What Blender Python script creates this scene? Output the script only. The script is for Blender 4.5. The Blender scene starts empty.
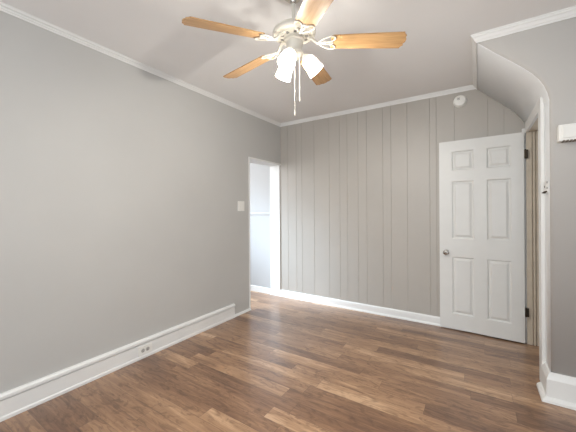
import bpy, bmesh, math, random
from mathutils import Vector, Matrix

random.seed(7)
PI = math.pi
scene = bpy.context.scene
COL = scene.collection

# ------------------------------------------------------------------ camera
YAW, ROLL, F_PX, EYE = 0.57583, 0.006, 293.0, 1.25
right = Vector((math.cos(YAW), math.sin(YAW), 0))
fwd = Vector((-math.sin(YAW), math.cos(YAW), 0))
up = Vector((0, 0, 1))
cr = right * math.cos(ROLL) - up * math.sin(ROLL)
cu = up * math.cos(ROLL) + right * math.sin(ROLL)
cam_data = bpy.data.cameras.new('camera')
cam = bpy.data.objects.new('camera', cam_data)
COL.objects.link(cam)
m = Matrix((cr, cu, -fwd)).transposed().to_4x4()
m.translation = (0, 0, EYE)
cam.matrix_world = m
cam_data.sensor_width = 36
cam_data.lens = F_PX / 576 * 36
cam_data.shift_y = -5.73 / 576
cam_data.clip_start = 0.02
scene.camera = cam

# ------------------------------------------------------------------ world, lights, exposure
scene.view_settings.view_transform = 'Standard'
scene.view_settings.look = 'None'
scene.view_settings.gamma = 1
scene.view_settings.use_curve_mapping = False
scene.view_settings.exposure = 0.36
scene.cycles.use_denoising = True

world = bpy.data.worlds.new('overcast_sky')
scene.world = world
world.use_nodes = True
bg = world.node_tree.nodes['Background']
bg.inputs[0].default_value = (0.80, 0.90, 1.0, 1)
bg.inputs[1].default_value = 1.0


def area(name, loc, direction, sx, sy, watts, color):
    l = bpy.data.lights.new(name, 'AREA')
    l.shape = 'RECTANGLE'
    l.size, l.size_y = sx, sy
    l.energy = watts
    l.color = color
    o = bpy.data.objects.new(name, l)
    COL.objects.link(o)
    o.location = loc
    o.rotation_euler = Vector(direction).to_track_quat('-Z', 'Y').to_euler()
    return o


YF = -2.3          # the wall behind the camera that holds the windows
W_FRONT = 33
XR = 1.6           # the wall on the right, outside the picture
W_RIGHT_FILL = 14
area('window_and_fill_light', (-1.2, YF - 0.12, 1.45), (0, 1, 0.12), 0.86, 1.3, W_FRONT, (0.87, 0.94, 1.0))
area('window_and_fill_light', (0.55, YF - 0.12, 1.45), (0, 1, 0.12), 0.86, 1.3, W_FRONT, (0.87, 0.94, 1.0))
area('window_and_fill_light', (XR + 0.12, 0.1, 1.45), (-1, 0.1, 0.25), 1.2, 1.3, W_RIGHT_FILL, (0.87, 0.94, 1.0))  # added fill light from the right, brightens the left wall
area('hall_window_daylight', (-4.02, 2.32, 2.0), (1, 0.15, -0.35), 1.0, 0.85, 26, (0.97, 0.98, 1.0))
sunny = area('hall_window_sunlight', (-4.02, 2.32, 2.05), (1.65, 0.90, -1.8), 0.9, 0.7, 18, (0.68, 0.84, 1.0))
sunny.data.spread = math.radians(58)

# ------------------------------------------------------------------ node helpers / materials


def new_mat(name):
    mt = bpy.data.materials.new(name)
    mt.use_nodes = True
    nt = mt.node_tree
    return mt, nt, nt.nodes['Principled BSDF']


def lnk(nt, a, b):
    nt.links.new(a, b)


def srgb(r, g, b):
    def f(c):
        c /= 255
        return c / 12.92 if c <= 0.04045 else ((c + 0.055) / 1.055) ** 2.4
    return (f(r), f(g), f(b), 1)


def paint(name, rgb, rough=0.55, var=0.03, scale=6, bump=0.0, bscale=180, metallic=0.0):
    mt, nt, b = new_mat(name)
    tc = nt.nodes.new('ShaderNodeTexCoord')
    nz = nt.nodes.new('ShaderNodeTexNoise')
    nz.inputs['Scale'].default_value = scale
    nz.inputs['Detail'].default_value = 4
    lnk(nt, tc.outputs['Object'], nz.inputs['Vector'])
    rp = nt.nodes.new('ShaderNodeValToRGB')
    c = srgb(*rgb)
    rp.color_ramp.elements[0].color = tuple(x * (1 - var) for x in c[:3]) + (1,)
    rp.color_ramp.elements[1].color = tuple(min(1, x * (1 + var)) for x in c[:3]) + (1,)
    rp.color_ramp.elements[0].position = 0.3
    rp.color_ramp.elements[1].position = 0.7
    lnk(nt, nz.outputs[0], rp.inputs[0])
    lnk(nt, rp.outputs[0], b.inputs['Base Color'])
    b.inputs['Roughness'].default_value = rough
    b.inputs['Metallic'].default_value = metallic
    if bump:
        n2 = nt.nodes.new('ShaderNodeTexNoise')
        n2.inputs['Scale'].default_value = bscale
        lnk(nt, tc.outputs['Object'], n2.inputs['Vector'])
        bp = nt.nodes.new('ShaderNodeBump')
        bp.inputs['Strength'].default_value = bump
        bp.inputs['Distance'].default_value = 0.002
        lnk(nt, n2.outputs[0], bp.inputs['Height'])
        lnk(nt, bp.outputs[0], b.inputs['Normal'])
    return mt


M = {}
M['wall'] = paint('grey_wall_paint', (193, 192, 189), 0.6, 0.015, 2.5, 0.15)
M['wall_dimmed'] = paint('dimmed_grey_wall_paint', (186, 183, 179), 0.6, 0.015, 2.5, 0.15)  # wall paint again, with the closet front's dimmer, warmer light put into its colour
M['soffit'] = paint('cool_white_soffit_paint', (240, 243, 245), 0.6, 0.015, 2.5, 0.15)
M['panel'] = paint('grey_panelling_paint', (181, 176, 169), 0.42, 0.02, 3)
M['hall'] = paint('white_hall_paint', (190, 190, 190), 0.6, 0.01, 3)
M['ceiling'] = paint('ceiling_paint', (243, 243, 243), 0.7, 0.012, 2, 0.15)
M['trim'] = paint('white_trim_paint', (234, 234, 232), 0.38, 0.015, 8)
M['door'] = paint('white_door_paint', (224, 224, 221), 0.38, 0.015, 8, 0.12, 90)
M['jamb'] = paint('cream_jamb_paint', (216, 204, 186), 0.5, 0.06, 14)
M['plastic'] = paint('white_plastic', (238, 237, 232), 0.35, 0.01, 10)
M['fan_white'] = paint('white_enamel', (208, 203, 192), 0.3, 0.02, 12)
M['dark'] = paint('dark_slot', (40, 38, 36), 0.6, 0.05, 30)
M['brown_slot'] = paint('brown_vent_slot', (128, 118, 106), 0.6, 0.05, 30)
M['greyslot'] = paint('grey_vent_slot', (120, 118, 114), 0.6, 0.05, 30)
M['lightgrey'] = paint('grey_socket', (186, 184, 180), 0.5, 0.03, 30)
M['chrome'] = paint('brushed_nickel', (190, 186, 180), 0.22, 0.03, 20, metallic=1.0)
M['bronze'] = paint('aged_bronze', (70, 62, 52), 0.4, 0.1, 40, metallic=0.8)
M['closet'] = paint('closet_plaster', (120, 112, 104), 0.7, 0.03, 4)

# glass pane: thin, mostly clear
mt, nt, b = new_mat('window_glass')
nt.nodes.remove(b)
tr = nt.nodes.new('ShaderNodeBsdfTransparent')
gl = nt.nodes.new('ShaderNodeBsdfGlossy')
gl.inputs['Roughness'].default_value = 0.02
mx = nt.nodes.new('ShaderNodeMixShader')
mx.inputs[0].default_value = 0.06
lnk(nt, tr.outputs[0], mx.inputs[1])
lnk(nt, gl.outputs[0], mx.inputs[2])
lnk(nt, mx.outputs[0], nt.nodes['Material Output'].inputs[0])
M['glass'] = mt

# frosted lamp glass
mt, nt, b = new_mat('frosted_glass')
nt.nodes.remove(b)
tl = nt.nodes.new('ShaderNodeBsdfTranslucent')
tl.inputs[0].default_value = (0.42, 0.40, 0.36, 1)
df = nt.nodes.new('ShaderNodeBsdfDiffuse')
df.inputs[0].default_value = (0.92, 0.91, 0.88, 1)
tp = nt.nodes.new('ShaderNodeBsdfTransparent')
mx = nt.nodes.new('ShaderNodeMixShader')
mx.inputs[0].default_value = 0.45
lnk(nt, tl.outputs[0], mx.inputs[1])
lnk(nt, df.outputs[0], mx.inputs[2])
mx2 = nt.nodes.new('ShaderNodeMixShader')
mx2.inputs[0].default_value = 0.14
lnk(nt, mx.outputs[0], mx2.inputs[1])
lnk(nt, tp.outputs[0], mx2.inputs[2])
lnk(nt, mx2.outputs[0], nt.nodes['Material Output'].inputs[0])
M['frost'] = mt

mt, nt, b = new_mat('lit_bulb')
b.inputs['Base Color'].default_value = (1, 0.95, 0.85, 1)
b.inputs['Emission Color'].default_value = (1, 0.90, 0.74, 1)
b.inputs['Emission Strength'].default_value = 6
M['bulb'] = mt


def math_node(nt, op, a, b=None, c=None):
    n = nt.nodes.new('ShaderNodeMath')
    n.operation = op
    for i, v in enumerate((a, b, c)):
        if v is None:
            continue
        if isinstance(v, (int, float)):
            n.inputs[i].default_value = v
        else:
            lnk(nt, v, n.inputs[i])
    return n.outputs[0]


def plank_floor():
    mt, nt, b = new_mat('wood_plank_floor')
    tc = nt.nodes.new('ShaderNodeTexCoord')
    sp = nt.nodes.new('ShaderNodeSeparateXYZ')
    lnk(nt, tc.outputs['Object'], sp.inputs[0])
    X, Y = sp.outputs[0], sp.outputs[1]
    PW, PL = 0.108, 0.95
    SEED = 3.0
    yr = math_node(nt, 'DIVIDE', Y, PW)
    row = math_node(nt, 'FLOOR', yr)
    fy = math_node(nt, 'FRACT', yr)
    wn = nt.nodes.new('ShaderNodeTexWhiteNoise')
    wn.noise_dimensions = '1D'
    lnk(nt, math_node(nt, 'ADD', row, SEED), wn.inputs['W'])
    off = math_node(nt, 'MULTIPLY', wn.outputs['Value'], 7.31)
    xr = math_node(nt, 'ADD', math_node(nt, 'DIVIDE', X, PL), off)
    colm = math_node(nt, 'FLOOR', xr)
    fx = math_node(nt, 'FRACT', xr)
    cb = nt.nodes.new('ShaderNodeCombineXYZ')
    lnk(nt, colm, cb.inputs[0])
    lnk(nt, math_node(nt, 'ADD', row, SEED), cb.inputs[1])
    w2 = nt.nodes.new('ShaderNodeTexWhiteNoise')
    w2.noise_dimensions = '2D'
    lnk(nt, cb.outputs[0], w2.inputs['Vector'])
    pid = w2.outputs['Value']
    # grain coordinates: stretched along X, shifted per plank
    gx = math_node(nt, 'ADD', math_node(nt, 'MULTIPLY', X, 1.0), math_node(nt, 'MULTIPLY', pid, 37.0))
    gy = math_node(nt, 'ADD', math_node(nt, 'MULTIPLY', Y, 1.0), math_node(nt, 'MULTIPLY', pid, 11.0))

    def grain(sx, sy, scale, detail, dist=0.0, rough=0.6):
        c = nt.nodes.new('ShaderNodeCombineXYZ')
        lnk(nt, math_node(nt, 'MULTIPLY', gx, sx), c.inputs[0])
        lnk(nt, math_node(nt, 'MULTIPLY', gy, sy), c.inputs[1])
        n = nt.nodes.new('ShaderNodeTexNoise')
        n.inputs['Scale'].default_value = scale
        n.inputs['Detail'].default_value = detail
        n.inputs['Roughness'].default_value = rough
        n.inputs['Distortion'].default_value = dist
        lnk(nt, c.outputs[0], n.inputs['Vector'])
        return n.outputs[0]
    fine = grain(2.2, 40, 1.6, 6, 0.4, 0.7)
    broad = grain(1.3, 8.5, 1.0, 4, 0.9, 0.55)
    knots = grain(3.0, 9.0, 1.7, 3, 2.6)
    base = nt.nodes.new('ShaderNodeValToRGB')
    e = base.color_ramp.elements
    e[0].position, e[0].color = 0.0, srgb(100, 70, 52)
    e[1].position, e[1].color = 1.0, srgb(198, 162, 128)
    for p_, c_ in ((0.3, (128, 94, 70)), (0.55, (151, 115, 86)), (0.8, (172, 135, 102))):
        n_ = e.new(p_)
        n_.color = srgb(*c_)
    v = math_node(nt, 'ADD', math_node(nt, 'MULTIPLY', pid, 0.52), math_node(nt, 'MULTIPLY', math_node(nt, 'SUBTRACT', broad, 0.5), 1.35))
    v = math_node(nt, 'ADD', v, math_node(nt, 'MULTIPLY', math_node(nt, 'SUBTRACT', fine, 0.5), 1.0))
    v = math_node(nt, 'ADD', v, 0.30)
    lnk(nt, v, base.inputs[0])
    # dark cathedral streaks
    st = nt.nodes.new('ShaderNodeValToRGB')
    s = st.color_ramp.elements
    s[0].position, s[0].color = 0.36, (0.50, 0.46, 0.44, 1)
    s[1].position, s[1].color = 0.50, (1, 1, 1, 1)
    lnk(nt, knots, st.inputs[0])
    mul = nt.nodes.new('ShaderNodeMix')
    mul.data_type = 'RGBA'
    mul.blend_type = 'MULTIPLY'
    mul.inputs['Factor'].default_value = 0.65
    lnk(nt, base.outputs[0], mul.inputs['A'])
    lnk(nt, st.outputs[0], mul.inputs['B'])
    # seams
    sy_ = math_node(nt, 'LESS_THAN', math_node(nt, 'ABSOLUTE', math_node(nt, 'SUBTRACT', fy, 0.5)), 0.488)
    sx_ = math_node(nt, 'LESS_THAN', math_node(nt, 'ABSOLUTE', math_node(nt, 'SUBTRACT', fx, 0.5)), 0.4985)
    seam = math_node(nt, 'MULTIPLY', sy_, sx_)
    sc = nt.nodes.new('ShaderNodeMix')
    sc.data_type = 'RGBA'
    lnk(nt, math_node(nt, 'MULTIPLY_ADD', seam, 0.45, 0.55), sc.inputs['Factor'])
    sc.inputs['A'].default_value = srgb(70, 52, 40)
    lnk(nt, mul.outputs['Result'], sc.inputs['B'])
    lnk(nt, sc.outputs['Result'], b.inputs['Base Color'])
    rg = math_node(nt, 'MULTIPLY_ADD', fine, 0.16, 0.24)
    b.inputs['Specular IOR Level'].default_value = 0.6
    b.inputs['Coat Weight'].default_value = 0.5
    b.inputs['Coat Roughness'].default_value = 0.24
    lnk(nt, rg, b.inputs['Roughness'])
    bp = nt.nodes.new('ShaderNodeBump')
    bp.inputs['Strength'].default_value = 0.25
    bp.inputs['Distance'].default_value = 0.002
    lnk(nt, math_node(nt, 'ADD', math_node(nt, 'MULTIPLY', fine, 0.5), seam), bp.inputs['Height'])
    lnk(nt, bp.outputs[0], b.inputs['Normal'])
    return mt


M['floor'] = plank_floor()


def oak():
    mt, nt, b = new_mat('golden_oak')
    tc = nt.nodes.new('ShaderNodeTexCoord')
    mp = nt.nodes.new('ShaderNodeMapping')
    mp.inputs['Scale'].default_value = (2.5, 30, 30)
    lnk(nt, tc.outputs['Object'], mp.inputs[0])
    nz = nt.nodes.new('ShaderNodeTexNoise')
    nz.inputs['Scale'].default_value = 2.0
    nz.inputs['Detail'].default_value = 5
    nz.inputs['Distortion'].default_value = 0.8
    lnk(nt, mp.outputs[0], nz.inputs['Vector'])
    rp = nt.nodes.new('ShaderNodeValToRGB')
    rp.color_ramp.elements[0].position = 0.3
    rp.color_ramp.elements[0].color = srgb(176, 134, 88)
    rp.color_ramp.elements[1].position = 0.72
    rp.color_ramp.elements[1].color = srgb(206, 168, 120)
    lnk(nt, nz.outputs[0], rp.inputs[0])
    lnk(nt, rp.outputs[0], b.inputs['Base Color'])
    b.inputs['Roughness'].default_value = 0.35
    return mt


M['oak'] = oak()

# ------------------------------------------------------------------ mesh helpers


def box(bm, x0, x1, y0, y1, z0, z1):
    vs = [bm.verts.new(p) for p in ((x0, y0, z0), (x1, y0, z0), (x1, y1, z0), (x0, y1, z0),
                                    (x0, y0, z1), (x1, y0, z1), (x1, y1, z1), (x0, y1, z1))]
    for f in ((0, 3, 2, 1), (4, 5, 6, 7), (0, 1, 5, 4), (1, 2, 6, 5), (2, 3, 7, 6), (3, 0, 4, 7)):
        bm.faces.new([vs[i] for i in f])
    return vs


def prism(bm, pts, fn0, fn1):
    """closed polygon pts (2D) placed by fn0 at one end and fn1 at the other"""
    a = [bm.verts.new(fn0(p)) for p in pts]
    b = [bm.verts.new(fn1(p)) for p in pts]
    n = len(pts)
    for i in range(n):
        bm.faces.new((a[i], a[(i + 1) % n], b[(i + 1) % n], b[i]))
    bm.faces.new(a[::-1])
    bm.faces.new(b)


def lathe(bm, prof, seg=32, mat=None):
    mat = mat or Matrix.Identity(4)
    rings = []
    for r, z in prof:
        if r < 1e-6:
            rings.append([bm.verts.new(mat @ Vector((0, 0, z)))])
        else:
            rings.append([bm.verts.new(mat @ Vector((r * math.cos(2 * PI * i / seg), r * math.sin(2 * PI * i / seg), z))) for i in range(seg)])
    for a, b in zip(rings, rings[1:]):
        for i in range(seg):
            j = (i + 1) % seg
            if len(a) == 1 and len(b) == 1:
                continue
            if len(a) == 1:
                bm.faces.new((a[0], b[j], b[i]))
            elif len(b) == 1:
                bm.faces.new((a[i], a[j], b[0]))
            else:
                bm.faces.new((a[i], a[j], b[j], b[i]))


def tube(bm, pts, r, seg=8, closed=False):
    pts = [Vector(p) for p in pts]
    n = len(pts)
    rings = []
    prev = None
    for i, p in enumerate(pts):
        if closed:
            t = pts[(i + 1) % n] - pts[i - 1]
        else:
            t = pts[min(i + 1, n - 1)] - pts[max(i - 1, 0)]
        t.normalize()
        if prev is None:
            ref = Vector((0, 0, 1)) if abs(t.z) < 0.9 else Vector((1, 0, 0))
            u = t.cross(ref).normalized()
        else:
            u = (prev - t * prev.dot(t)).normalized()
        prev = u
        w = t.cross(u)
        rr = r[i] if isinstance(r, (list, tuple)) else r
        rings.append([bm.verts.new(p + (u * math.cos(2 * PI * k / seg) + w * math.sin(2 * PI * k / seg)) * rr) for k in range(seg)])
    m_ = n if closed else n - 1
    for i in range(m_):
        a, b = rings[i], rings[(i + 1) % n]
        for k in range(seg):
            bm.faces.new((a[k], a[(k + 1) % seg], b[(k + 1) % seg], b[k]))
    if not closed:
        bm.faces.new(rings[0][::-1])
        bm.faces.new(rings[-1])


def obj(name, bm, mat, parent=None, smooth=False, bevel=0.0, loc=None):
    bmesh.ops.recalc_face_normals(bm, faces=bm.faces)
    me = bpy.data.meshes.new(name)
    bm.to_mesh(me)
    bm.free()
    me.materials.append(mat)
    if smooth:
        for p in me.polygons:
            p.use_smooth = True
        me.set_sharp_from_angle(angle=math.radians(38))
    o = bpy.data.objects.new(name, me)
    COL.objects.link(o)
    if loc:
        o.location = loc
    if parent:
        o.parent = parent
    if bevel:
        md = o.modifiers.new('bevel', 'BEVEL')
        md.width = bevel
        md.segments = 2
        md.limit_method = 'ANGLE'
        md.angle_limit = math.radians(40)
    return o


def tag(o, label=None, cat=None, group=None, kind=None):
    if label:
        o['label'] = label
    if cat:
        o['category'] = cat
    if group:
        o['group'] = group
    if kind:
        o['kind'] = kind
    return o


def struct(name, bm, mat, label, cat, smooth=False, bevel=0.0):
    return tag(obj(name, bm, mat, None, smooth, bevel), label, cat, None, 'structure')


def empty(name, loc, label, cat, group=None):
    o = bpy.data.objects.new(name, None)
    COL.objects.link(o)
    o.location = loc
    o.empty_display_size = 0.1
    return tag(o, label, cat, group)


def sweep(bm, path, prof, closed_ends=True):
    """path: list of (x,y); prof: list of (inward offset, z), inward = left of travel direction"""
    P = [Vector((p[0], p[1])) for p in path]
    n = len(P)
    rings = []
    for i in range(n):
        d0 = (P[i] - P[i - 1]).normalized() if i > 0 else None
        d1 = (P[i + 1] - P[i]).normalized() if i < n - 1 else None
        if d0 is None:
            d0 = d1
        if d1 is None:
            d1 = d0
        n0 = Vector((-d0.y, d0.x))
        n1 = Vector((-d1.y, d1.x))
        mi = (n0 + n1)
        mi = mi / (1 + n0.dot(n1))
        rings.append([bm.verts.new((P[i].x + mi.x * o, P[i].y + mi.y * o, z)) for o, z in prof])
    k = len(prof)
    for a, b in zip(rings, rings[1:]):
        for i in range(k):
            j = (i + 1) % k
            bm.faces.new((a[i], a[j], b[j], b[i]))
    bm.faces.new(rings[0][::-1])
    bm.faces.new(rings[-1])


# ------------------------------------------------------------------ dimensions
XL, YB, ZC = -2.412, 3.525, 2.509          # left wall face, panelled wall face, ceiling
XE, YE, XD = -0.002, 2.539, 0.392          # ceiling break, closet front face, closet side face
WL = 0.19                                  # thickness of the left wall
OY0, OZ = 2.81, 1.925                      # rough opening in the left wall
HX, HY0 = -3.9, 1.6                        # hall beyond the opening
DY0, DY1, DZ = 2.800, 3.474, 1.965         # closet door opening

# ------------------------------------------------------------------ shell
bm = bmesh.new()
box(bm, HX - 0.1, XR + 0.1, YF - 0.1, YB + 0.25, -0.1, 0)
struct('floor', bm, M['floor'], 'brown wood plank floor running across the empty room', 'floor')

bm = bmesh.new()
box(bm, HX - 0.1, XR + 0.1, YF - 0.1, YB + 0.25, ZC, ZC + 0.1)
struct('ceiling', bm, M['ceiling'], 'flat pale grey ceiling above the fan', 'ceiling')

bm = bmesh.new()
box(bm, XL - WL, XL, YF - 0.1, OY0, 0, ZC)
box(bm, XL - WL, XL, OY0, YB, OZ, ZC)
struct('wall_left', bm, M['wall'], 'plain grey wall on the left with an opening at its far end', 'wall')

# panelled wall with V grooves
grooves = [-2.287, -2.147, -2.055, -1.862, -1.640, -1.490, -1.390, -1.248, -1.140, -0.945, -0.850,
           -0.672, -0.440, -0.375, -0.205, 0.085, 0.215]
prof = [(XL - WL, YB)]
for g in grooves:
    prof += [(g - 0.0028, YB), (g - 0.0008, YB + 0.0035), (g + 0.0008, YB + 0.0035), (g + 0.0028, YB)]
prof += [(XD + 0.15, YB), (XD + 0.15, YB + 0.15), (XL - WL, YB + 0.15)]
bm = bmesh.new()
prism(bm, prof, lambda p: (p[0], p[1], 0), lambda p: (p[0], p[1], ZC))
struct('wall_back', bm, M['panel'], 'grey wall of vertical grooved panelling facing the camera', 'wall')

# wall behind the camera with two window openings, wall on the right
WZ0, WZ1 = 0.78, 2.12
wins = [(-1.65, -0.75), (0.10, 1.00)]
bm = bmesh.new()
xs = [XL - WL, wins[0][0], wins[0][1], wins[1][0], wins[1][1], XR + 0.1]
for i in range(5):
    if i in (1, 3):
        box(bm, xs[i], xs[i + 1], YF - 0.1, YF, 0, WZ0)
        box(bm, xs[i], xs[i + 1], YF - 0.1, YF, WZ1, ZC)
    else:
        box(bm, xs[i], xs[i + 1], YF - 0.1, YF, 0, ZC)
struct('wall_front', bm, M['wall'], 'grey wall with two windows behind the camera', 'wall')
bm = bmesh.new()
RW0, RW1 = -0.52, 0.72
box(bm, XR, XR + 0.1, YF, RW0, 0, ZC)
box(bm, XR, XR + 0.1, RW1, YB, 0, ZC)
box(bm, XR, XR + 0.1, RW0, RW1, 0, WZ0)
box(bm, XR, XR + 0.1, RW0, RW1, WZ1, ZC)
struct('wall_right', bm, M['wall'], 'grey wall at the far right beyond the picture', 'wall')

for i, (a, b_) in enumerate(wins):
    bm = bmesh.new()
    t = 0.05
    for (x0, x1, z0, z1) in ((a, a + t, WZ0, WZ1), (b_ - t, b_, WZ0, WZ1), (a + t, b_ - t, WZ0, WZ0 + t), (a + t, b_ - t, WZ1 - t, WZ1),
                             (a + t, b_ - t, 1.43, 1.47)):
        box(bm, x0, x1, YF - 0.08, YF - 0.03, z0, z1)
    w = struct('window_%d' % (i + 1), bm, M['trim'], 'white sash window behind the camera, ' + ('nearer the long left wall' if i == 0 else 'nearer the right wall'), 'window')
    bm = bmesh.new()
    box(bm, a + t, b_ - t, YF - 0.058, YF - 0.053, WZ0 + t, 1.43)
    box(bm, a + t, b_ - t, YF - 0.058, YF - 0.053, 1.47, WZ1 - t)
    obj('pane', bm, M['glass'], w)
    bm = bmesh.new()
    box(bm, a - 0.04, b_ + 0.04, YF - 0.03, YF + 0.04, WZ0 - 0.03, WZ0)
    obj('sill', bm, M['trim'], w)

bm = bmesh.new()
for (y0, y1, z0, z1) in ((RW0, RW0 + 0.05, WZ0, WZ1), (RW1 - 0.05, RW1, WZ0, WZ1), (RW0 + 0.05, RW1 - 0.05, WZ0, WZ0 + 0.05),
                         (RW0 + 0.05, RW1 - 0.05, WZ1 - 0.05, WZ1), (RW0 + 0.05, RW1 - 0.05, 1.43, 1.47)):
    box(bm, XR + 0.03, XR + 0.08, y0, y1, z0, z1)
w = struct('window_4', bm, M['trim'], 'white sash window added in the unseen right wall for fill light', 'window')  # unseen window added to carry the fill light from the right
bm = bmesh.new()
box(bm, XR + 0.053, XR + 0.058, RW0 + 0.05, RW1 - 0.05, WZ0 + 0.05, 1.43)
box(bm, XR + 0.053, XR + 0.058, RW0 + 0.05, RW1 - 0.05, 1.47, WZ1 - 0.05)
obj('pane', bm, M['glass'], w)
bm = bmesh.new()
box(bm, XR - 0.04, XR + 0.03, RW0 - 0.04, RW1 + 0.04, WZ0 - 0.03, WZ0)
obj('sill', bm, M['trim'], w)

# hall beyond the opening
bm = bmesh.new()
box(bm, HX - 0.1, XL - WL, YB, YB + 0.15, 0, ZC)
struct('wall_hall_back', bm, M['hall'], 'bright white wall seen through the opening', 'wall')
bm = bmesh.new()
box(bm, HX - 0.1, XL - WL, HY0 - 0.1, HY0, 0, ZC)
struct('wall_hall_front', bm, M['hall'], 'white hall wall hidden behind the long grey wall', 'wall')
bm = bmesh.new()
hy0, hy1, hz0, hz1 = 1.78, 2.86, 1.55, 2.45
box(bm, HX - 0.1, HX, HY0, hy0, 0, ZC)
box(bm, HX - 0.1, HX, hy1, YB, 0, ZC)
box(bm, HX - 0.1, HX, hy0, hy1, 0, hz0)
box(bm, HX - 0.1, HX, hy0, hy1, hz1, ZC)
struct('wall_hall_side', bm, M['hall'], 'white hall wall with a high window', 'wall')
bm = bmesh.new()
t = 0.03
for (y0, y1, z0, z1) in ((hy0, hy0 + t, hz0, hz1), (hy1 - t, hy1, hz0, hz1), (hy0 + t, hy1 - t, hz0, hz0 + t), (hy0 + t, hy1 - t, hz1 - t, hz1)):
    box(bm, HX - 0.08, HX - 0.03, y0, y1, z0, z1)
w = struct('window_3', bm, M['trim'], 'high white window lighting the hall beyond the opening', 'window')
bm = bmesh.new()
box(bm, HX - 0.058, HX - 0.053, hy0 + t, hy1 - t, hz0 + t, hz1 - t)
obj('pane', bm, M['glass'], w)

# closet block: front face, side face with the door opening, sloped soffit above
slope = [(XE, ZC)]
slope += [(XE, 2.462)]
pts = [(0.104, 2.357), (0.19, 2.277), (0.262, 2.207), (0.305, 2.160), (0.340, 2.112), (0.367, 2.062), (0.384, 2.010), (XD, 1.965)]
slope += pts
TH = 0.11
RB = 0.024     # soft plaster corner radius


def offset_in(p, q):                       # move a profile point into the block
    return (p[0] + q, p[1] + q * 0.9)


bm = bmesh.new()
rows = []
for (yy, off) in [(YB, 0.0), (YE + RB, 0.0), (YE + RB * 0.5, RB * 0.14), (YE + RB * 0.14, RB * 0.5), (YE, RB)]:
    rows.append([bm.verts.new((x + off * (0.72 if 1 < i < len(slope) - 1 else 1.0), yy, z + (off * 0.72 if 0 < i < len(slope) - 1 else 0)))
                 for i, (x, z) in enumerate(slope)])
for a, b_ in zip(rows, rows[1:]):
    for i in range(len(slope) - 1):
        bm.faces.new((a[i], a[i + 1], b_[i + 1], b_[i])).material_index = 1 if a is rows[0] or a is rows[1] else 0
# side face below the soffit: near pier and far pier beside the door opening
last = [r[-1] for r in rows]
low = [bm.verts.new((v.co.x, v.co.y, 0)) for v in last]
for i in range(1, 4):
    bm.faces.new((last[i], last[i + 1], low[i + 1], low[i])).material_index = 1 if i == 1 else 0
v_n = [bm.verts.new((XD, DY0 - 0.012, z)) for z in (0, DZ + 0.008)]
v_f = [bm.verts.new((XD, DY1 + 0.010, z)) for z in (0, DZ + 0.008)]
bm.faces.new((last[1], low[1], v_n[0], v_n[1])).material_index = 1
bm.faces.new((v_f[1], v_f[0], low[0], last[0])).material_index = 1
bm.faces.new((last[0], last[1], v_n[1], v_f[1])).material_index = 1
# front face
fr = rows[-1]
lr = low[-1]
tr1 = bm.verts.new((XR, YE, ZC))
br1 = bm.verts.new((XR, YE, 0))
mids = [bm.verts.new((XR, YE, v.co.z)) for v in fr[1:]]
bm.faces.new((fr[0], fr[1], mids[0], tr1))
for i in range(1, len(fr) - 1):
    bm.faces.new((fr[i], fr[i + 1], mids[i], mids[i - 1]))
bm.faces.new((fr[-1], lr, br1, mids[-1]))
o = struct('wall_closet', bm, M['wall_dimmed'], 'grey closet wall on the right with a sloped soffit over the door', 'wall', smooth=True)
o.data.materials.append(M['soffit'])
md = o.modifiers.new('thick', 'SOLIDIFY')
md.thickness = 0.02
md.offset = -1

# closet interior behind the open door
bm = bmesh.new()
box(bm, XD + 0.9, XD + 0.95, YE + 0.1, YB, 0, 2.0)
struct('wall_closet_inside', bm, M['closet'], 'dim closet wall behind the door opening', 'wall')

# ------------------------------------------------------------------ trim
crown = [(0, ZC), (0, ZC - 0.045), (0.006, ZC - 0.045), (0.008, ZC - 0.036), (0.013, ZC - 0.031), (0.014, ZC - 0.022), (0.007, ZC - 0.019),
         (0.016, ZC - 0.013), (0.017, ZC - 0.004), (0.020, ZC - 0.003), (0.020, ZC)]
bm = bmesh.new()
sweep(bm, [(XE, YB), (XL, YB), (XL, YF)], crown)
struct('trim_1', bm, M['trim'], 'slim white crown moulding along the left and panelled walls', 'trim')
crown_deep = [(0, ZC), (0, ZC - 0.052), (0.006, ZC - 0.052), (0.009, ZC - 0.044), (0.016, ZC - 0.038), (0.024, ZC - 0.022),
              (0.031, ZC - 0.016), (0.033, ZC - 0.008), (0.038, ZC - 0.006), (0.038, ZC)]
bm = bmesh.new()
sweep(bm, [(XR, YE), (XE, YE), (XE, YB)], crown_deep)
struct('trim_7', bm, M['trim'], 'deeper white crown moulding turning around the closet soffit', 'trim')

# left baseboard: tall board with a cap, square end, then only the shoe moulding
bm = bmesh.new()
bb = [(0, 0), (0.022, 0), (0.022, 0.018), (0.016, 0.026), (0.016, 0.120), (0.010, 0.121), (0.010, 0.128), (0.026, 0.131), (0.026, 0.147), (0.016, 0.158), (0, 0.160)]
sweep(bm, [(XL, 2.535), (XL, YF)], bb)
struct('baseboard_left', bm, M['trim'], 'tall white baseboard with a ledge cap along the left wall', 'baseboard')
bm = bmesh.new()
sweep(bm, [(XL, OY0 + 0.02), (XL, 2.535)], [(0, 0), (0.016, 0), (0.013, 0.014), (0.006, 0.024), (0, 0.026)])
struct('trim_2', bm, M['trim'], 'short white shoe moulding between the left baseboard end and the opening', 'trim')
bm = bmesh.new()
sweep(bm, [(0.30, YB), (XL - WL, YB)], [(0, 0), (0.022, 0), (0.020, 0.014), (0.014, 0.022), (0.013, 0.080), (0.008, 0.092), (0, 0.095)])
struct('baseboard_back', bm, M['trim'], 'low white baseboard under the grooved panelling', 'baseboard')
bm = bmesh.new()
sweep(bm, [(XL - WL, YB), (HX, YB)], [(0, 0), (0.012, 0), (0.012, 0.08), (0, 0.085)])
struct('baseboard_hall', bm, M['trim'], 'white baseboard on the bright wall beyond the opening', 'baseboard')
bm = bmesh.new()
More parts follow.
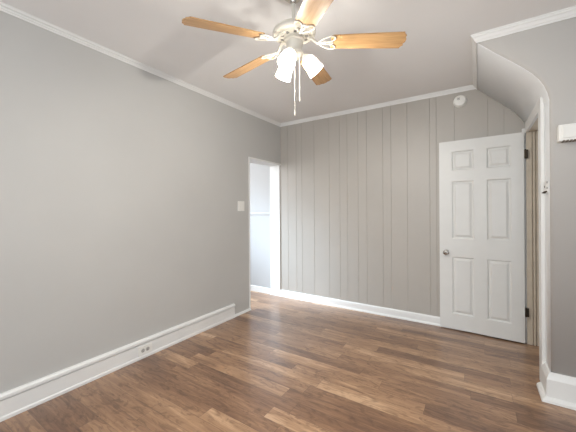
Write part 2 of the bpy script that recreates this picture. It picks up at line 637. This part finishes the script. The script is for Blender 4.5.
rbb = [(0, 0), (0.052, 0), (0.050, 0.014), (0.036, 0.026), (0.026, 0.030), (0.024, 0.140), (0.020, 0.150), (0.010, 0.176), (0, 0.182)]
sweep(bm, [(XR, YE), (XD, YE), (XD, 2.700)], rbb)
struct('baseboard_right', bm, M['trim'], 'thick white baseboard wrapping the closet corner', 'baseboard')
bm = bmesh.new()
sweep(bm, [(XL - WL, YB), (HX, YB)], [(0, 1.175), (0.003, 1.178), (0.005, 1.19), (0.005, 1.205), (0.003, 1.215), (0, 1.22)])
struct('trim_3', bm, M['hall'], 'slim chair rail on the bright wall beyond the opening', 'trim')

# opening lining in the left wall
bm = bmesh.new()
box(bm, XL - WL - 0.008, XL + 0.006, OY0, OY0 + 0.02, 0, OZ - 0.02)
box(bm, XL - WL - 0.008, XL + 0.006, OY0, YB, OZ - 0.02, OZ)
box(bm, XL - WL + 0.005, XL - 0.014, YB - 0.016, YB, 0.095, OZ - 0.02)
struct('trim_4', bm, M['trim'], 'white lining boards around the opening in the left wall', 'trim')

# closet door casing: near leg, head; and cream hinge jamb with a stop
bm = bmesh.new()
CF = XD - 0.022
box(bm, CF, XD, 2.695, DY0, 0, 2.036)
box(bm, 0.346, XD, 3.489, YB - 0.006, 0, 2.000)
box(bm, CF, XD, DY0, YB - 0.006, DZ - 0.008, 2.045)
struct('trim_5', bm, M['trim'], 'white casing of the closet door opening', 'trim', bevel=0.003)
bm = bmesh.new()
box(bm, XD - 0.018, XD + 0.022, DY1, DY1 + 0.02, 0, DZ)
box(bm, XD + 0.029, XD + 0.044, DY1 - 0.004, DY1 + 0.02, 0, DZ)
box(bm, XD + 0.054, XD + 0.115, DY1, DY1 + 0.02, 0, DZ)
box(bm, XD + 0.022, XD + 0.115, DY1 + 0.018, DY1 + 0.030, 0, DZ)
box(bm, XD, XD + 0.115, DY0, DY1, DZ - 0.003, DZ + 0.017)
box(bm, XD, XD + 0.115, DY0 - 0.02, DY0, 0, DZ + 0.017)
struct('trim_6', bm, M['jamb'], 'worn cream door jamb showing behind the open door edge', 'trim')

# ------------------------------------------------------------------ six-panel door, opened against the panelling
DW, DH, DT = 0.703, 1.945, 0.034
HGX, HGY = 0.356, 3.445
bm = bmesh.new()
us = [0, 0.094, 0.287, 0.391, 0.589, DW]
zs = [0, 0.155, 0.749, 0.935, 1.529, 1.637, 1.838, DH]


def door_face(bm, yf, sgn):
    """front/back face lying at y=yf; recess goes towards sgn"""
    def V(u, z, d):
        return bm.verts.new((-u, yf + sgn * d, z))
    for i in range(5):
        for j in range(7):
            u0, u1, z0, z1 = us[i], us[i + 1], zs[j], zs[j + 1]
            if i in (1, 3) and j in (1, 3, 5):
                loops = []
                for ins, d in ((0, 0), (0.004, 0.0015), (0.013, 0.012), (0.020, 0.012), (0.040, 0.002)):
                    loops.append([V(u0 + ins, z0 + ins, d), V(u1 - ins, z0 + ins, d), V(u1 - ins, z1 - ins, d), V(u0 + ins, z1 - ins, d)])
                for a, b_ in zip(loops, loops[1:]):
                    for k in range(4):
                        bm.faces.new((a[k], a[(k + 1) % 4], b_[(k + 1) % 4], b_[k]))
                bm.faces.new(loops[-1])
            else:
                bm.faces.new((V(u0, z0, 0), V(u1, z0, 0), V(u1, z1, 0), V(u0, z1, 0)))


door_face(bm, 0, 1)
door_face(bm, DT, -1)
for quad in (((0, 0, 0), (0, DT, 0), (0, DT, DH), (0, 0, DH)), ((-DW, 0, 0), (-DW, 0, DH), (-DW, DT, DH), (-DW, DT, 0)),
             ((0, 0, DH), (0, DT, DH), (-DW, DT, DH), (-DW, 0, DH)), ((0, 0, 0), (-DW, 0, 0), (-DW, DT, 0), (0, DT, 0))):
    bm.faces.new([bm.verts.new(p) for p in quad])
bmesh.ops.remove_doubles(bm, verts=bm.verts, dist=0.0004)
door = struct('door_1', bm, M['door'], 'white six-panel door standing open against the panelled wall', 'door')
door.location = (HGX, HGY, 0.012)
door.rotation_euler = (0, 0, math.radians(-3.69 + 0.35))
# knob
rot = Matrix.Translation((-0.640, 0, 0.789)) @ Matrix.Rotation(math.radians(90), 4, 'X')
bm = bmesh.new()
lathe(bm, [(0, 0.0), (0.027, 0.0), (0.027, 0.004), (0.022, 0.008), (0.011, 0.010), (0.010, 0.028)], 24, rot)
rose = obj('knob_rose', bm, M['chrome'], door, smooth=True)
bm = bmesh.new()
lathe(bm, [(0.010, 0.026), (0.020, 0.030), (0.0255, 0.038), (0.026, 0.046), (0.021, 0.054), (0.008, 0.058), (0.007, 0.056), (0, 0.056)], 24, rot)
tag(obj('door_knob', bm, M['chrome'], door, smooth=True), 'round nickel knob')
# hinges on the edge
for z in (1.742, 0.285):
    bm = bmesh.new()
    lathe(bm, [(0, -0.04), (0.006, -0.04), (0.006, 0.04), (0.004, 0.045), (0, 0.046)], 12, Matrix.Translation((0.008, -0.003, z)))
    box(bm, 0.0, 0.0025, 0.0, 0.030, z - 0.04, z + 0.04)
    box(bm, 0.009, 0.030, 0.006, 0.0135, z - 0.04, z + 0.04)
    tag(obj('hinge', bm, M['bronze'], door), 'dark bronze hinge')

# ------------------------------------------------------------------ small wall fixtures
# smoke detector
sd = empty('smoke_detector', (-0.153, YB, 2.368), 'round white smoke detector high on the panelled wall', 'smoke detector')
R90 = Matrix.Rotation(math.radians(90), 4, 'X')
bm = bmesh.new()
lathe(bm, [(0, 0), (0.062, 0), (0.062, 0.010), (0.058, 0.012)], 40, R90)
obj('base', bm, M['plastic'], sd, smooth=True)
bm = bmesh.new()
lathe(bm, [(0.058, 0.011), (0.057, 0.026), (0.050, 0.034), (0.030, 0.037), (0, 0.038)], 40, R90)
cov = obj('cover', bm, M['plastic'], sd, smooth=True)
bm = bmesh.new()
for k in range(4):
    box(bm, -0.024, 0.000, -0.0388, -0.0355, 0.008 + k * 0.006, 0.0105 + k * 0.006)
tag(obj('vent', bm, M['greyslot'], cov), 'grey slotted vent')
bm = bmesh.new()
lathe(bm, [(0, 0.036), (0.008, 0.036), (0.008, 0.040), (0, 0.0405)], 16, Matrix.Translation((0.020, 0, 0.004)) @ R90)
obj('test_button', bm, M['plastic'], cov, smooth=True)

# wall box on the closet front
wb = empty('wall_chime', (0.505, YE, 1.674), 'white wall-mounted box with a slotted underside on the closet wall', 'wall box')
bm = bmesh.new()
box(bm, -0.077, 0.11, -0.058, 0, 0, 0.104)
obj('housing', bm, M['plastic'], wb, bevel=0.004)
bm = bmesh.new()
box(bm, -0.060, 0.095, -0.064, -0.058, 0.018, 0.096)
obj('front_cover', bm, M['plastic'], wb, bevel=0.003)
bm = bmesh.new()
for k in range(9):
    box(bm, -0.058 + k * 0.017, -0.046 + k * 0.017, -0.0592, -0.006, -0.002, 0.005)
tag(obj('vent', bm, M['brown_slot'], wb), 'row of dark brown slots')

# latch keeper on the near casing
lk = empty('latch_keeper', (XD, 2.622, 1.392), 'small white-painted latch keeper beside the door casing at shoulder height', 'latch')
bm = bmesh.new()
box(bm, -0.005, 0, -0.052, 0.060, -0.038, 0.046)
obj('plate', bm, M['trim'], lk, bevel=0.002)
bm = bmesh.new()
tube(bm, [(-0.004, -0.03, -0.026), (-0.020, -0.03, -0.030), (-0.024, -0.012, -0.034), (-0.018, 0.008, -0.034), (-0.004, 0.014, -0.032)], 0.005)
obj('hook', bm, M['bronze'], lk, smooth=True)
for y, z in ((-0.040, 0.034), (-0.040, -0.004), (0.050, 0.010)):
    bm = bmesh.new()
    lathe(bm, [(0, 0), (0.0085, 0), (0.007, 0.002), (0, 0.003)], 12, Matrix.Translation((-0.005, y, z)) @ Matrix.Rotation(math.radians(-90), 4, 'Y'))
    obj('screw', bm, M['dark'], lk, smooth=True)

# light switch
sw = empty('light_switch', (XL, 2.668, 1.304), 'white light switch plate on the left wall beside the opening', 'light switch')
bm = bmesh.new()
box(bm, 0, 0.006, -0.058, 0.058, -0.060, 0.060)
obj('switch_plate', bm, M['plastic'], sw, bevel=0.002)
for y in (-0.023, 0.023):
    bm = bmesh.new()
    prism(bm, [(0.006, -0.033), (0.0075, -0.033), (0.011, 0.033), (0.006, 0.033)], lambda p: (p[0], y - 0.016, p[1]), lambda p: (p[0], y + 0.016, p[1]))
    obj('rocker', bm, M['plastic'], sw, bevel=0.001)

# outlet in the left baseboard
ol = empty('wall_outlet', (XL + 0.016, 1.432, 0.067), 'white electrical outlet set sideways in the left baseboard', 'outlet')
bm = bmesh.new()
box(bm, 0, 0.005, -0.062, 0.062, -0.037, 0.037)
pl = obj('outlet_plate', bm, M['plastic'], ol, bevel=0.002)
for y in (-0.021, 0.021):
    bm = bmesh.new()
    lathe(bm, [(0, 0.004), (0.0165, 0.004), (0.0165, 0.0065), (0, 0.0068)], 24, Matrix.Translation((0, y, 0)) @ Matrix.Rotation(math.radians(90), 4, 'Y'))
    s_ = obj('socket', bm, M['lightgrey'], ol, smooth=True)
    tag(s_, 'grey socket face')
    bm = bmesh.new()
    box(bm, 0.006, 0.0078, y - 0.006, y + 0.006, 0.004, 0.0065)
    box(bm, 0.006, 0.0078, y - 0.005, y + 0.005, -0.0065, -0.004)
    tag(obj('slot', bm, M['dark'], s_), 'dark socket slots')

# ------------------------------------------------------------------ ceiling fan
FC = Vector((-0.890, 1.451, 2.189))         # centre of the blade circle
AX = Vector((0.0187, -0.0745, 1)).normalized()   # the fan hangs slightly out of plumb from its ball joint
PIV = FC + AX * 0.262
fan = empty('ceiling_fan', (PIV.x, PIV.y, ZC), 'ceiling fan with five oak blades, white motor and lit frosted lamps', 'ceiling fan')
inv = Matrix.Translation(-Vector((PIV.x, PIV.y, ZC)))
TILT = Vector((0, 0, 1)).rotation_difference(AX).to_matrix().to_4x4()
BASE = inv @ Matrix.Translation(FC) @ TILT       # blade plane frame in fan coordinates


def fpart(name, bm, mat, smooth=True, frame=None, parent=None, bevel=0):
    o = obj(name, bm, mat, None, smooth, bevel)
    o.parent = parent or fan
    o.matrix_basis = frame if frame is not None else BASE
    return o


bm = bmesh.new()
lathe(bm, [(0, 0), (0.064, 0), (0.064, -0.012), (0.058, -0.030), (0.040, -0.048), (0.026, -0.052), (0, -0.052)], 36)
fpart('canopy', bm, M['fan_white'], frame=Matrix.Identity(4))
bm = bmesh.new()
lathe(bm, [(0, 0.022), (0.010, 0.020), (0.017, 0.010), (0.018, 0.0), (0.016, -0.009), (0.011, -0.014), (0, -0.015)], 24, Matrix.Translation((0, 0, 0.262)))
tag(fpart('hanger_ball', bm, M['chrome']), 'metal ball joint under the canopy')
bm = bmesh.new()
lathe(bm, [(0, 0.13), (0.0105, 0.13), (0.0105, 0.248), (0, 0.248)], 20)
fpart('downrod', bm, M['fan_white'])
bm = bmesh.new()
lathe(bm, [(0, 0.150), (0.020, 0.150), (0.024, 0.138), (0.050, 0.132), (0.086, 0.122), (0.108, 0.110), (0.120, 0.098), (0.1245, 0.090),
           (0.1245, 0.078), (0.119, 0.070), (0.110, 0.066), (0.106, 0.069), (0.090, 0.069), (0.086, 0.063), (0.062, 0.059), (0.058, 0.054), (0, 0.054)], 48)
motor = fpart('motor_housing', bm, M['fan_white'])
for k in range(10):
    bm = bmesh.new()
    mm = Matrix.Rotation(2 * PI * (k + 0.5) / 10, 4, 'Z')
    vs = box(bm, 0.064, 0.080, -0.008, 0.008, 0.0575, 0.0640)
    for v in vs:
        v.co = mm @ v.co
    tag(fpart('vent_slot', bm, M['greyslot'], parent=motor, frame=Matrix.Identity(4)), 'dark vent slot under the motor')
bm = bmesh.new()
lathe(bm, [(0, 0.058), (0.054, 0.058), (0.058, 0.050), (0.058, 0.040), (0.050, 0.034), (0.048, 0.012), (0.042, 0.004), (0.042, -0.012), (0.050, -0.020), (0.052, -0.034), (0.040, -0.050), (0.018, -0.058), (0.010, -0.066), (0, -0.068)], 36)
fpart('switch_housing', bm, M['fan_white'])

# blades
PITCH = math.radians(12)
R0, R1 = 0.208, 0.625


def blade_outline():
    half = [(R0 + 0.016, 0.0), (R0 + 0.013, 0.012), (R0 + 0.002, 0.020), (R0, 0.036), (R0 + 0.004, 0.047), (R0 + 0.012, 0.0525), (0.34, 0.057),
            (0.50, 0.0610), (R1 - 0.021, 0.0630), (R1 - 0.017, 0.051), (R1 - 0.005, 0.038), (R1 - 0.009, 0.025), (R1, 0.012)]
    return half + [(R1, 0.0)] + [(x, -y) for x, y in reversed(half[1:])]


def blade_bm():
    bm = bmesh.new()
    pts = blade_outline()
    prism(bm, pts, lambda p: (p[0], p[1], -0.003), lambda p: (p[0], p[1], 0.003))
    return bm


def loop_pts(cx, cy, ang, ln, wd, z):
    """teardrop loop starting at (cx,cy) pointing along ang"""
    out = []
    for k in range(20):
        t = 2 * PI * k / 20
        x = ln * 0.5 * (1 - math.cos(t))
        y = wd * math.sin(t) * (0.35 + 0.65 * (x / ln)) if ln else 0
        out.append((cx + x * math.cos(ang) - y * math.sin(ang), cy + x * math.sin(ang) + y * math.cos(ang), z))
    return out


def iron_bm():
    bm = bmesh.new()
    z = -0.0065
    tube(bm, loop_pts(0.142, 0, 0, 0.080, 0.012, z), 0.0036, 8, True)
    tube(bm, loop_pts(0.140, 0.006, math.radians(21), 0.100, 0.026, z), 0.0038, 8, True)
    tube(bm, loop_pts(0.140, -0.006, math.radians(-21), 0.100, 0.026, z), 0.0038, 8, True)
    tube(bm, [(0.074, 0, 0.034), (0.096, 0, 0.026), (0.113, 0, 0.010), (0.127, 0, -0.002), (0.146, 0, -0.0065)], [0.009, 0.009, 0.009, 0.008, 0.006], 10)
    return bm


for k in range(5):
    fr = BASE @ Matrix.Rotation(math.radians(27.63 + 72 * k), 4, 'Z') @ Matrix.Translation((R1, 0, 0)) @ Matrix.Rotation(math.radians(3.0), 4, 'Y') @ Matrix.Translation((-R1, 0, 0)) @ Matrix.Rotation(-PITCH, 4, 'X')
    if k == 0:
        b0 = fpart('blade', blade_bm(), M['oak'], smooth=False, frame=fr)
        i0 = obj('blade_iron', iron_bm(), M['fan_white'], b0, smooth=True)
        tag(i0, 'white looped blade iron')
    else:
        nb = b0.copy()
        COL.objects.link(nb)
        nb.parent = fan
        nb.matrix_basis = fr
        ni = i0.copy()
        COL.objects.link(ni)
        ni.parent = nb

# lamps
LAMP_W = 25
for az in (39, 159, 279):
    fr = BASE @ Matrix.Rotation(math.radians(az), 4, 'Z') @ Matrix.Translation((0.046, 0, -0.030)) @ Matrix.Rotation(math.radians(-40), 4, 'Y')
    # local -Z runs down and outwards from the fitter
    bm = bmesh.new()
    lathe(bm, [(0, 0.004), (0.012, 0.004), (0.012, -0.016), (0.021, -0.020), (0.023, -0.036), (0.020, -0.037), (0, -0.037)], 24)
    fit = fpart('lamp_holder', bm, M['fan_white'], frame=fr)
    bm = bmesh.new()
    lathe(bm, [(0.0215, -0.022), (0.027, -0.028), (0.036, -0.040), (0.041, -0.056), (0.042, -0.080), (0.044, -0.105), (0.048, -0.128)], 36)
    sh = fpart('lamp_shade', bm, M['frost'], frame=fr)
    tag(sh, 'lit frosted glass shade')
    bm = bmesh.new()
    lathe(bm, [(0, -0.036), (0.012, -0.037), (0.013, -0.048), (0.020, -0.064), (0.0235, -0.078), (0.020, -0.094), (0.010, -0.101), (0, -0.102)], 20)
    bb_ = fpart('bulb', bm, M['bulb'], frame=Matrix.Identity(4), parent=sh)
    tag(bb_, 'glowing bulb')
    l = bpy.data.lights.new('bulb_light', 'POINT')
    l.energy = LAMP_W
    l.color = (1.0, 0.95, 0.87)
    l.shadow_soft_size = 0.02
    lo = bpy.data.objects.new('bulb_light', l)
    COL.objects.link(lo)
    lo.parent = fan
    lo.matrix_basis = fr @ Matrix.Translation((0, 0, -0.108))

# pull chains hang plumb from the switch housing
for (dx, dy, ztop, zend) in ((0.015, -0.025, 2.150, 1.790), (0.044, -0.020, 2.150, 1.866)):
    x, y = FC.x + dx - PIV.x, FC.y + dy - PIV.y
    bm = bmesh.new()
    z0, z1 = ztop - ZC, zend - ZC
    n = int((z0 - z1 - 0.03) / 0.0065)
    tube(bm, [(x, y, z0), (x, y, z1 + 0.02)], 0.0014, 6)
    for k in range(n):
        lathe(bm, [(0, 0.0022), (0.0022, 0), (0, -0.0022)], 6, Matrix.Translation((x, y, z0 - 0.0065 * k)))
    ch = fpart('pull_chain', bm, M['fan_white'], frame=Matrix.Identity(4))
    tag(ch, 'bead pull chain')
    bm = bmesh.new()
    lathe(bm, [(0, 0.026), (0.0025, 0.025), (0.003, 0.016), (0.0036, 0.006), (0.003, 0.001), (0, 0)], 14, Matrix.Translation((x, y, z1)))
    obj('pull_fob', bm, M['fan_white'], ch, smooth=True)
